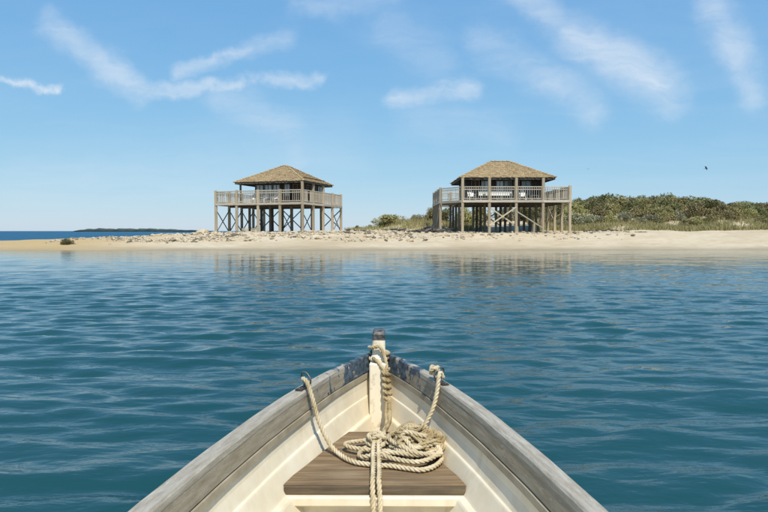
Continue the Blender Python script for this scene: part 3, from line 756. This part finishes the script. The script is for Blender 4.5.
for i in range(34):
    x = xs_[i]; y = float(shore_y(x)) + r.uniform(3.6, 6.8); s = r.uniform(.16, .30); dk = i % 4 == 0; nd[dk] += 1
    o = link('rock', (RD if dk else RM)[i % 5], None, (x, y, tz(x, y) + s * .15), (0, 0, r.uniform(0, 6.28)), (s * r.uniform(1, 1.6), s, s * r.uniform(.7, 1)))
    tag(o, ordinal(nd[dk]) + (' dark weed stained rock' if dk else ' larger pale rock') + ' from the left on the rocky beach crest', 'rock', 'dark rocks on the beach crest' if dk else 'pale rocks on the beach crest')
o = link('boulder', RM[2], None, (-19.4, 64.0, tz(-19.4, 64.0) + .12), (0, 0, .4), (.62, .5, .62)); tag(o, 'grey boulder standing just left of the left house', 'boulder')

def stick_me(seed, L, rad, mat):
    r = np.random.default_rng(seed); n = 7; vs, fs = [], []; p = np.zeros(3); d = np.array([1., 0, 0])
    for i in range(n):
        rr = rad * (1 - .55 * i / (n - 1)) * r.uniform(.85, 1.15)
        for j in range(6): a = j * 6.283 / 6; vs.append((p[0], p[1] + rr * math.cos(a), p[2] + rr * math.sin(a)))
        p = p + np.array([L / (n - 1), r.normal(0, .05) * L, r.normal(0, .03) * L])
    for i in range(n - 1):
        for j in range(6): fs.append((i * 6 + j, i * 6 + (j + 1) % 6, i * 6 + 6 + (j + 1) % 6, i * 6 + 6 + j))
    fs += [tuple(range(5, -1, -1)), tuple(range((n - 1) * 6, n * 6))]
    return meshdata('stick', vs, fs, mat)
SK = [stick_me(i, 1.0, .06, m) for i, m in enumerate(['drift_dark', 'drift_dark', 'drift', 'drift_dark', 'drift_dark'])]
def brush_pile(x, y, n, rx, ry, hz, lb, seed):
    r = np.random.default_rng(seed); e = empty('brushwood_pile', (x, y, tz(x, y)), 0, label=lb, cat='brushwood')
    for i in range(n):
        u, v = r.uniform(-1, 1, 2); hgt = hz * max(0, 1 - u * u * .8 - v * v * .8)
        lx, ly = u * rx, v * ry; L = r.uniform(.5, 1.5)
        link('branch', SK[i % 5], e, (lx - L / 2, ly, tz(x + lx, y + ly) - tz(x, y) + .04 + hgt * r.uniform(.1, 1)), (0, r.uniform(-.28, .28), r.uniform(-.9, .9)), (L, r.uniform(.8, 1.5), r.uniform(.8, 1.5)))
brush_pile(5.0, 58.6, 70, 1.7, .8, .55, 'dark heap of driftwood and dried brush at the left foot of the right house', 3)
brush_pile(1.9, 59.3, 44, 1.9, .5, .22, 'long low drift of dark brushwood on the sand between the two houses', 4)
for i, (px, yd, L, a, lb) in enumerate([(592, 60.5, 1.7, .1, 'grey driftwood log nearest the right house on the beach'), (607, 61.2, 2.3, -.06, 'longest dark driftwood log right of the right house'), (628, 61, 1.8, .05, 'short dark driftwood log third from the right house'), (641, 62, 1.3, -.12, 'thin driftwood log farthest right on the beach'), (352, 57.4, 1.4, .1, 'dark driftwood branch on the sand right of the left house')]):
    x = (px - 384) / 597 * yd
    o = link('driftwood_log', SK[(0, 1, 3, 2, 4)[i]], None, (x - L / 2, yd, tz(x, yd) + .06), (0, .02, a), (L, 2.1, 2.1)); tag(o, lb, 'driftwood', 'driftwood logs on the beach')

# stumps and crates under the houses
def stump(x, y, h, lb):
    o = link('wood_stump', box_me(.3, .28, h, 'brace_pale', .02), None, (x, y, tz(x, y) + h / 2 - .05), (R(3), R(-2), .3)); tag(o, lb, 'stump')
stump(14.9, 59.3, .95, 'short pale timber stump under the right house, near the third stilt')
stump(13.0, 58.7, .7, 'low pale timber stump leaning near the middle stilts of the right house')
def crate(x, y, rz, lb):
    e = empty('crate', (x, y, tz(x, y) + .02), rz, label=lb, cat='crate')
    for sy in (-.22, .22):
        for k in range(3): link('slat', box_me(.7, .03, .12, 'brace_pale'), e, (0, sy, .07 + k * .15))
    for sx in (-.33, .33):
        for k in range(3): link('slat', box_me(.03, .40, .12, 'brace_pale'), e, (sx, 0, .07 + k * .15))
    link('bottom', box_me(.62, .4, .02, 'brace_pale'), e, (0, 0, .02))
crate(-14.6, 62.9, .2, 'pale wooden crate on the sand in front of the left house, second stilt')
crate(-13.6, 63.0, -.3, 'pale wooden crate right of the other crate before the left house')

# ------------------------------------------------------------------ birds
def bird(loc, rot, s, lb):
    vs, fs = [], []; n = 9
    for i in range(n):                                   # body of revolution, beak to tail
        t = i / (n - 1); rr = [.004, .03, .055, .075, .085, .078, .06, .036, .02][i]
        for j in range(8): a = j * math.pi / 4; vs.append(((t - .5) * .5, rr * math.cos(a), rr * .85 * math.sin(a)))
    for i in range(n - 1):
        for j in range(8): fs.append((i * 8 + j, i * 8 + (j + 1) % 8, i * 8 + 8 + (j + 1) % 8, i * 8 + 8 + j))
    k = len(vs); vs += [(.23, -.02, 0), (.23, .02, 0), (.38, .07, .005), (.38, -.07, .005), (.3, 0, .02)]; fs += [(k, k + 1, k + 4), (k + 1, k + 2, k + 4), (k + 2, k + 3, k + 4), (k + 3, k, k + 4), (k, k + 3, k + 2, k + 1)]
    e = empty('bird', loc, 0, label=lb, cat='bird', group='birds in flight'); e.rotation_euler = rot; e.scale = (s, s, s)
    link('body', meshdata('body', vs, fs, 'bird', True), e)
    for sd_ in (-1, 1):
        prof = [(.05, -.10, .11, .03), (.25, -.13, .09, .12), (.45, -.06, .10, .15), (.72, .08, .16, .05)]
        v2, f2 = [], []
        for (yv, xa, xb, zz) in prof:
            v2 += [(xa, sd_ * yv, zz + .012), (xb, sd_ * yv, zz), ((xa + xb) / 2, sd_ * yv, zz + .02), ((xa + xb) / 2, sd_ * yv, zz - .008)]
        for i in range(3):
            o = i * 4
            for a, b in ((0, 2), (2, 1), (1, 3), (3, 0)): f2.append((o + a, o + b, o + 4 + b, o + 4 + a))
        f2 += [(0, 3, 1, 2), (12, 14, 13, 15)]
        link('wing', meshdata('wing', v2, f2, 'bird'), e)
bird((32.2, 60, 7.85), (.35, .1, 2.4), .62, 'dark bird in flight over the shrubs at right')
bird((40.8, 120, 14.0), (.2, 0, .6), .5, 'tiny distant bird in the sky right of the right house')

# ------------------------------------------------------------------ boat
BO = empty('rowing_boat', (-.030, 3.52, 0), R(-.45), label='cream painted wooden rowing boat with weathered grey gunwales seen from inside', cat='boat')
BO.location.z = .0
ST_S = [0.02, .06, .12, .2, .3, .42, .56, .72, .9, 1.1, 1.3, 1.5, 1.7, 1.9, 2.2, 2.6, 3.0, 3.5, 4.0, 4.5, 5.0]
def half(s): return float(np.interp(s, [0, .04, .10, .27, .45, .64, .85, 1.08, 1.46, 1.84, 2.4, 3.0, 3.8, 5.0], [.055, .078, .115, .205, .29, .362, .435, .502, .595, .668, .745, .79, .80, .70]))
def sheer(s): 
    y = 3.52 - s; return .79 + .07 * max(0, (y - 1.2) / 2.2) ** 1.6
def pt(s, off, dz):
    """boat-local point (y runs to the bow = 0, aft negative): off = distance in from the outer edge"""
    b = half(s); b0 = min(1, b / .42)
    return (max(.012, b - off * (.35 + .65 * b0)), -s, sheer(s) + dz)
SS = []
for a, b in zip(ST_S[:-1], ST_S[1:]): SS += [a, (a + b) / 2]
SS.append(ST_S[-1])
def loft(prof, ss, side, mat, name, parent, closed=False, caps=True, sm=False):
    vs, fs, uvs = [], [], []; m = len(prof)
    acc = 0; prev = None
    for s in ss:
        pr = [pt(s, *q[:2]) if len(q) == 2 else q[2](s) for q in prof]
        p0 = Vector(pr[0]); acc += 0 if prev is None else (p0 - prev).length; prev = p0
        dist = 0; last = None
        for p in pr:
            pv = Vector(p); dist += 0 if last is None else (pv - last).length; last = pv
            vs.append((side * p[0], p[1], p[2])); uvs.append((acc, dist + (0 if side > 0 else 3.3)))
    n = len(ss)
    for i in range(n - 1):
        for j in range(m if closed else m - 1):
            a, b = i * m + j, i * m + (j + 1) % m; f = (a, b, b + m, a + m); fs.append(f if side > 0 else f[::-1])
    if caps and closed: fs += [tuple(range(m)), tuple(range((n - 1) * m, n * m))]
    me = meshdata(name, vs, fs, mat, sm, uvs)
    import bmesh
    bm = bmesh.new(); bm.from_mesh(me); bmesh.ops.recalc_face_normals(bm, faces=bm.faces); bm.to_mesh(me); bm.free()
    return link(name, me, parent)
# hull shell: outside skin down to the keel and inside lining with its two steps
def floor_pt(fr): return lambda s: (max(.010, (half(s) - .22) * fr) if half(s) > .3 else max(.01, half(s) * .27 * fr), -s, .19 + .03 * (1 - fr) * 0 + max(0, (.8 - s)) * .18)
def keel_pt(fr, z): return lambda s: (max(.008, half(s) * fr), -s - (0.0 if s > .5 else 0), z + max(0, .6 - s) * .28)
for sd_ in (1, -1):
    prof = [(0, 0, keel_pt(.0, -.16)), (0, 0, keel_pt(.55, -.10)), (0, 0, keel_pt(.82, .12)), (0, 0, keel_pt(.95, .42)), (.012, -.09), (.012, -.02), (.045, -.02), (.058, -.10),
            (.066, -.16), (.081, -.205), (.084, -.212), (.094, -.216), (.098, -.222), (.136, -.302), (.140, -.308), (.168, -.313), (.174, -.320), (.225, -.45), (0, 0, floor_pt(.96)), (0, 0, floor_pt(0))]
    loft(prof, SS, sd_, 'cream', 'hull', BO, sm=False)
    loft([(-.012, .0), (-.008, .012), (.050, .014), (.057, .007), (.058, -.014), (.004, -.016), (.004, -.075), (-.012, -.07)], SS, sd_, 'gunwale', 'gunwale', BO, closed=True)
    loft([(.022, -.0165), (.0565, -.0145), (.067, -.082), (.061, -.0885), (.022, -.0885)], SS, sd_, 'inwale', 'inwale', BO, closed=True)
    loft([(.052, -.089), (.073, -.089), (.074, -.117), (.066, -.120), (.052, -.119)], SS[2:], sd_, 'cream_strip', 'inwale_strip', BO, closed=True)
# transom
s = 5.0
tv = [(-half(s) + .02, -s, sheer(s) - .01), (half(s) - .02, -s, sheer(s) - .01), (half(s) * .8, -s, .1), (half(s) * .5, -s, -.12), (-half(s) * .5, -s, -.12), (-half(s) * .8, -s, .1)]
tv2 = [(x, y - .04, z) for x, y, z in tv]
link('transom', meshdata('transom', tv + tv2, [tuple(range(6)), tuple(range(11, 5, -1))] + [(i, i + 6, (i + 1) % 6 + 6, (i + 1) % 6) for i in range(6)], 'cream'), BO)
# stem post with its worn cap
def prism(name, pts, mat, parent, sm=False):
    """stack of rectangles (z, half-x, y-front, y-back) with chamfered corners"""
    vs, fs = [], []
    for (z, hx, ya, yb) in pts:
        e = min(hx, abs(yb - ya) / 2) * .22
        vs += [(-hx + e, ya, z), (hx - e, ya, z), (hx, ya + e, z), (hx, yb - e, z), (hx - e, yb, z), (-hx + e, yb, z), (-hx, yb - e, z), (-hx, ya + e, z)]
    n = len(pts)
    for i in range(n - 1):
        for j in range(8): a, b = i * 8 + j, i * 8 + (j + 1) % 8; fs.append((a, b, b + 8, a + 8))
    fs += [tuple(range(7, -1, -1)), tuple(range((n - 1) * 8, n * 8))]
    return link(name, meshdata(name, vs, fs, mat, sm), parent)
stem = prism('stem_post', [(-.12, .03, -.10, .0), (.20, .045, -.11, .03), (.60, .050, -.10, .045), (.80, .050, -.095, .05), (.862, .047, -.09, .05), (.88, .038, -.075, .045), (.965, .036, -.07, .04)], 'white_paint', BO)
prism('post_cap', [(.9655, .0375, -.0715, .0415), (.998, .0365, -.07, .041), (1.013, .032, -.062, .036), (1.019, .022, -.045, .026)], 'cap', stem)
prism('stem_board', [(.30, .050, -.165, -.10), (.60, .052, -.15, -.095), (.835, .053, -.135, -.09), (.842, .048, -.128, -.094)], 'white_paint', BO)
# bow seat
def seat():
    z1, z0 = .552, .510
    pts = []
    for s in (1.085, 1.0, .88, .76, .64, .52, .44):
        b = half(s) - (.120 if s > .9 else .13)
        pts.append((b, -s))
    pts[0] = (pts[0][0] - .004, pts[0][1])
    ring = pts + [(-x, y) for x, y in pts[::-1]]
    n = len(ring); e = .006
    vs = [(x, y, z0) for x, y in ring] + [(x, y, z1 - e) for x, y in ring] + [(x * (1 - e / max(.1, abs(x))), y + (e if y < -1.08 else -0), z1) for x, y in ring]
    fs = [tuple(range(n - 1, -1, -1)), tuple(range(2 * n, 3 * n))]
    for k in (0, n): fs += [(k + i, k + (i + 1) % n, k + n + (i + 1) % n, k + n + i) for i in range(n)]
    return link('bow_seat', meshdata('bow_seat', vs, fs, 'seat'), BO)
st_ = seat()
for k_, (z_, h_) in enumerate(((.5285, .034),)): link('seat_edge', box_me(2 * (half(1.085) - .128), .012, h_, 'seat_dark', 0, .004), st_, (0, -1.0925, z_))
# locker front under the seat with a lip and a brown board set into it
def panel(name, x, y0, y1, z0, z1, mat, parent=BO, taper=0):
    return link(name, box_me(2 * x, abs(y1 - y0), z1 - z0, mat, 0, .008), parent, (0, (y0 + y1) / 2, (z0 + z1) / 2))
panel('locker_lip', .362, -1.118, -1.0, .468, .5095, 'cream')
lk = panel('locker_front', .345, -1.065, -1.03, .17, .469, 'cream')
o = link('locker_board', box_me(.16, .02, .2, 'seat', 0, .004), lk, (-.10, -.026, -.01))
# ring fittings on the gunwales
def ring_me(R_, r_, n=20, m=6, arc=6.2832):
    vs, fs = [], []
    for i in range(n):
        a = arc * i / (n if arc > 6.28 else n - 1)
        for j in range(m):
            b = 6.2832 * j / m; vs.append(((R_ + r_ * math.cos(b)) * math.cos(a), r_ * math.sin(b), (R_ + r_ * math.cos(b)) * math.sin(a)))
    for i in range(n if arc > 6.28 else n - 1):
        for j in range(m): fs.append((i * m + j, ((i + 1) % n) * m + j, ((i + 1) % n) * m + (j + 1) % m, i * m + (j + 1) % m))
    return meshdata('ring', vs, fs, 'metal', True)
def fitting(sd_, s):
    x = sd_ * (half(s) - .028); z = sheer(s) + .014
    ang = math.atan2(half(s + .1) - half(s - .1), .2)
    p = link('ring_plate', box_me(.035, .10, .006, 'rust'), BO, (x, -s, z + .003), (0, 0, sd_ * ang))
    link('ring', ring_me(.034, .0045), p, (0, .03, .036), (R(14), 0, R(25) * sd_))
    link('staple', ring_me(.014, .004, 12, 6, 3.14), p, (0, .02, .002), (0, 0, R(90)))
    for k in (-.038, .040):
        bm_ = ring_me(.001, .005, 8, 5); link('bolt', bm_, p, (0, k, .004))
    return Vector((x, -s, z))
FL, FR_ = fitting(-1, .69), fitting(1, .60)

# ------------------------------------------------------------------ ropes
def catmull(P, per=.006):
    P = [Vector(p) for p in P]; P = [P[0] * 2 - P[1]] + P + [P[-1] * 2 - P[-2]]; out = []
    for i in range(1, len(P) - 2):
        p0, p1, p2, p3 = P[i - 1:i + 3]; n = max(2, int((p2 - p1).length / per))
        for k in range(n):
            t = k / n
            out.append(.5 * ((2 * p1) + (p2 - p0) * t + (2 * p0 - 5 * p1 + 4 * p2 - p3) * t * t + (3 * p1 - p0 - 3 * p2 + p3) * t ** 3))
    out.append(P[-2]); return out
def rope_vf(path, rad, vs, fs, pitch=4.6, strands=3, sides=6, seed=0):
    rr = random.Random(seed)
    n = len(path); tn = [(path[min(i + 1, n - 1)] - path[max(i - 1, 0)]).normalized() for i in range(n)]
    u = tn[0].orthogonal().normalized(); us = []
    for i in range(n):
        u = (u - tn[i] * u.dot(tn[i])).normalized(); us.append(u.copy())
    acc = 0; ph = []
    for i in range(n):
        if i: acc += (path[i] - path[i - 1]).length
        ph.append(acc / (rad * 2 * pitch) * 6.2832)
    for s_ in range(strands):
        k0 = len(vs); o = s_ * 6.2832 / strands
        for i in range(n):
            v = tn[i].cross(us[i]); a = ph[i] + o; c = path[i] + (us[i] * math.cos(a) + v * math.sin(a)) * rad * .46
            w_ = rad * .56 * (1 + rr.uniform(-.06, .06))
            for j in range(sides):
                b = j * 6.2832 / sides; vs.append(tuple(c + (us[i] * math.cos(b) + v * math.sin(b)) * w_))
        for i in range(n - 1):
            for j in range(sides): a = k0 + i * sides + j; b = k0 + i * sides + (j + 1) % sides; fs.append((a, b, b + sides, a + sides))
        fs.append(tuple(k0 + j for j in range(sides - 1, -1, -1))); fs.append(tuple(k0 + (n - 1) * sides + j for j in range(sides)))
    # stray fibres
    for i in range(0, n, 5):
        if rr.random() < .5:
            v = tn[i].cross(us[i]); a = rr.uniform(0, 6.28); d = (us[i] * math.cos(a) + v * math.sin(a)); k = len(vs); p = path[i] + d * rad * .8
            q = p + d * rr.uniform(.004, .012) + tn[i] * rr.uniform(-.015, .015)
            vs += [tuple(p), tuple(p + tn[i] * .0012), tuple(q)]; fs.append((k, k + 1, k + 2))
def W_(p):   # boat-local -> world
    return BO.matrix_basis @ Vector(p)
def rope(name, paths, rad, mat, label, pitch=2.7):
    vs, fs = [], []
    for i, p in enumerate(paths): rope_vf(catmull(p), rad, vs, fs, pitch, seed=i)
    o = link(name, meshdata(name, vs, fs, mat, True)); tag(o, label, 'rope'); return o
SZ = .552
r = random.Random(9)
# main line: left ring -> sweep over the seat -> tangled coil -> right ring
Lr = W_(FL) + Vector((.004, -.015, .035)); Rr = W_(FR_) + Vector((-.004, -.015, .035))
P = [Lr + Vector((.012, .03, -.012)), Lr + Vector((-.004, .012, .012)), Lr + Vector((.018, -.02, .004)), Lr + Vector((.038, -.03, -.05)), Vector((-.305, 2.78, .70)), Vector((-.268, 2.775, .62)), Vector((-.228, 2.745, SZ + .026)), Vector((-.150, 2.645, SZ + .016)), Vector((-.06, 2.60, SZ + .016)),
     Vector((.03, 2.585, SZ + .016)), Vector((.10, 2.56, SZ + .015)), Vector((.17, 2.545, SZ + .015)), Vector((.235, 2.60, SZ + .016)), Vector((.26, 2.70, SZ + .018))]
cx0, cy0 = .125, 2.745
ang = .1
for turn in range(10):
    rx = r.uniform(.07, .165); ry = r.uniform(.06, .15); ox, oy = r.uniform(-.035, .035), r.uniform(-.03, .04); zb = SZ + .022 + turn * .0085
    if turn == 2: rx, ox, ry, oy, zb = .185, -.125, .085, .045, SZ + .045
    if turn == 5: rx, ox = .185, -.06; ry = .11
    for k in range(7):
        ang += 6.2832 / 7 * r.uniform(.85, 1.15)
        xx = cx0 + ox + rx * math.cos(ang) * (r.uniform(.6, 1.2) if turn != 2 else 1); yv = cy0 + oy + ry * math.sin(ang) * r.uniform(.6, 1.2)
        rad_ = 1.0 if turn == 2 else math.hypot((xx - cx0) / .17, (yv - cy0) / .16)
        P.append(Vector((xx, yv, SZ + .016 + (zb - SZ) * max(.1, 1.15 - .75 * rad_) * r.uniform(.8, 1.25))))
P += [Vector((.185, 2.80, .655)), Rr.lerp(Vector((.21, 2.82, .665)), .66), Rr.lerp(Vector((.21, 2.82, .665)), .33), Rr + Vector((-.012, -.012, .005)), Rr + Vector((0, .012, .014)), Rr + Vector((.012, .02, -.012))]
rope('mooring_rope', [P], .0115, 'rope', 'pale rope slung between both gunwale rings and tangled on the bow seat')
tang = []; a = 0
for k in range(190):
    a += r.uniform(.6, 1.2) if r.random() < .6 else r.uniform(1.8, 3.6); q = r.uniform(.25, 1.0); xx = .15 + .14 * q * math.cos(a); yv = 2.765 + .125 * q * math.sin(a)
    tang.append(Vector((xx, yv, SZ + .045 + .075 * (1.15 - q) + r.uniform(-.02, .03))))
rope('rope_tangle', [tang], .0072, 'rope_old', 'tangle of thin dirty cord heaped on the thicker rope on the bow seat')
# knot at the right ring
kn = []
for k in range(15): a = k * .95; kn.append(Rr + Vector((-.028 + .020 * math.cos(a), .03 + .018 * math.sin(a) + .002 * k, .022 + .016 * math.sin(a * 1.7))))
rope('rope_knot', [kn], .0095, 'rope', 'small knotted rope end on the right gunwale ring')
# second, older line: round the stem post, down the stem board to a bunch, then doubled over the seat edge
c = Vector((-.030, 3.50, .90)); loop = []
for k in range(11):
    a = R(-60) + k * R(34); loop.append(Vector((c.x + .058 * math.cos(a), c.y - .005 + .078 * math.sin(a), c.z + .012 * math.cos(a + 2.2) + .004 * k - .02)))
dn = [Vector((.012, 3.398, .845)), Vector((.018, 3.36, .77)), Vector((.026, 3.33, .68)), Vector((.032, 3.25, .62)), Vector((.03, 3.1, .60)), Vector((.0, 2.93, .60)), Vector((-.03, 2.79, .635))]
lp2 = []
for k in range(9):
    a = R(-100) - k * R(38); lp2.append(Vector((c.x + .056 * math.cos(a), c.y - .005 + .076 * math.sin(a), c.z - .035 + .02 * math.sin(a))))
dn2 = [Vector((-.062, 3.41, .87)), Vector((-.028, 3.385, .845)), Vector((.0, 3.368, .80)), Vector((.006, 3.345, .73)), Vector((.014, 3.325, .66)), Vector((.012, 3.25, .60)), Vector((.012, 3.08, .585)), Vector((-.02, 2.92, .585)), Vector((-.045, 2.80, .625))]
wr_ = []
for k in range(34):      # a third turn wound round the two hanging parts
    t = k / 33; a = t * 30; b = Vector((.009, 3.372, .815)).lerp(Vector((.022, 3.325, .655)), t); wr_.append(b + Vector((.019 * math.cos(a), .016 * math.sin(a), 0)))
rope('stem_rope', [loop + dn, lp2[::-1] + dn2, wr_], .0105, 'rope_old', 'worn rope looped round the stem post and hanging down the stem board')
kn = []
for k in range(26): a = k * .83; kn.append(Vector((-.035 + .034 * math.cos(a) + .01 * math.sin(a * 2.3), 2.765 + .030 * math.sin(a), .625 + .022 * math.sin(a * 1.37 + 1))))
tails = []
for i, ox in enumerate((-.0125, .0125)):
    q = r.uniform(-.006, .006)
    tails.append([Vector((-.035 + ox * .7, 2.75, .628)), Vector((-.036 + ox, 2.68, .608)), Vector((-.034 + ox, 2.58, .590 - .004 * i)), Vector((-.034 + ox + q, 2.47, .578)), Vector((-.034 + ox, 2.428, .573)), Vector((-.033 + ox * 1.1, 2.405, .548)), Vector((-.032 + ox * 1.1 + q, 2.388, .48)), Vector((-.030 + ox * 1.1, 2.385, .36)), Vector((-.03 + ox * 1.2 + q, 2.38, .24))])
rope('tail_rope', [kn] + tails, .0115, 'rope', 'knotted rope bundle with tails hanging over the front edge of the seat')
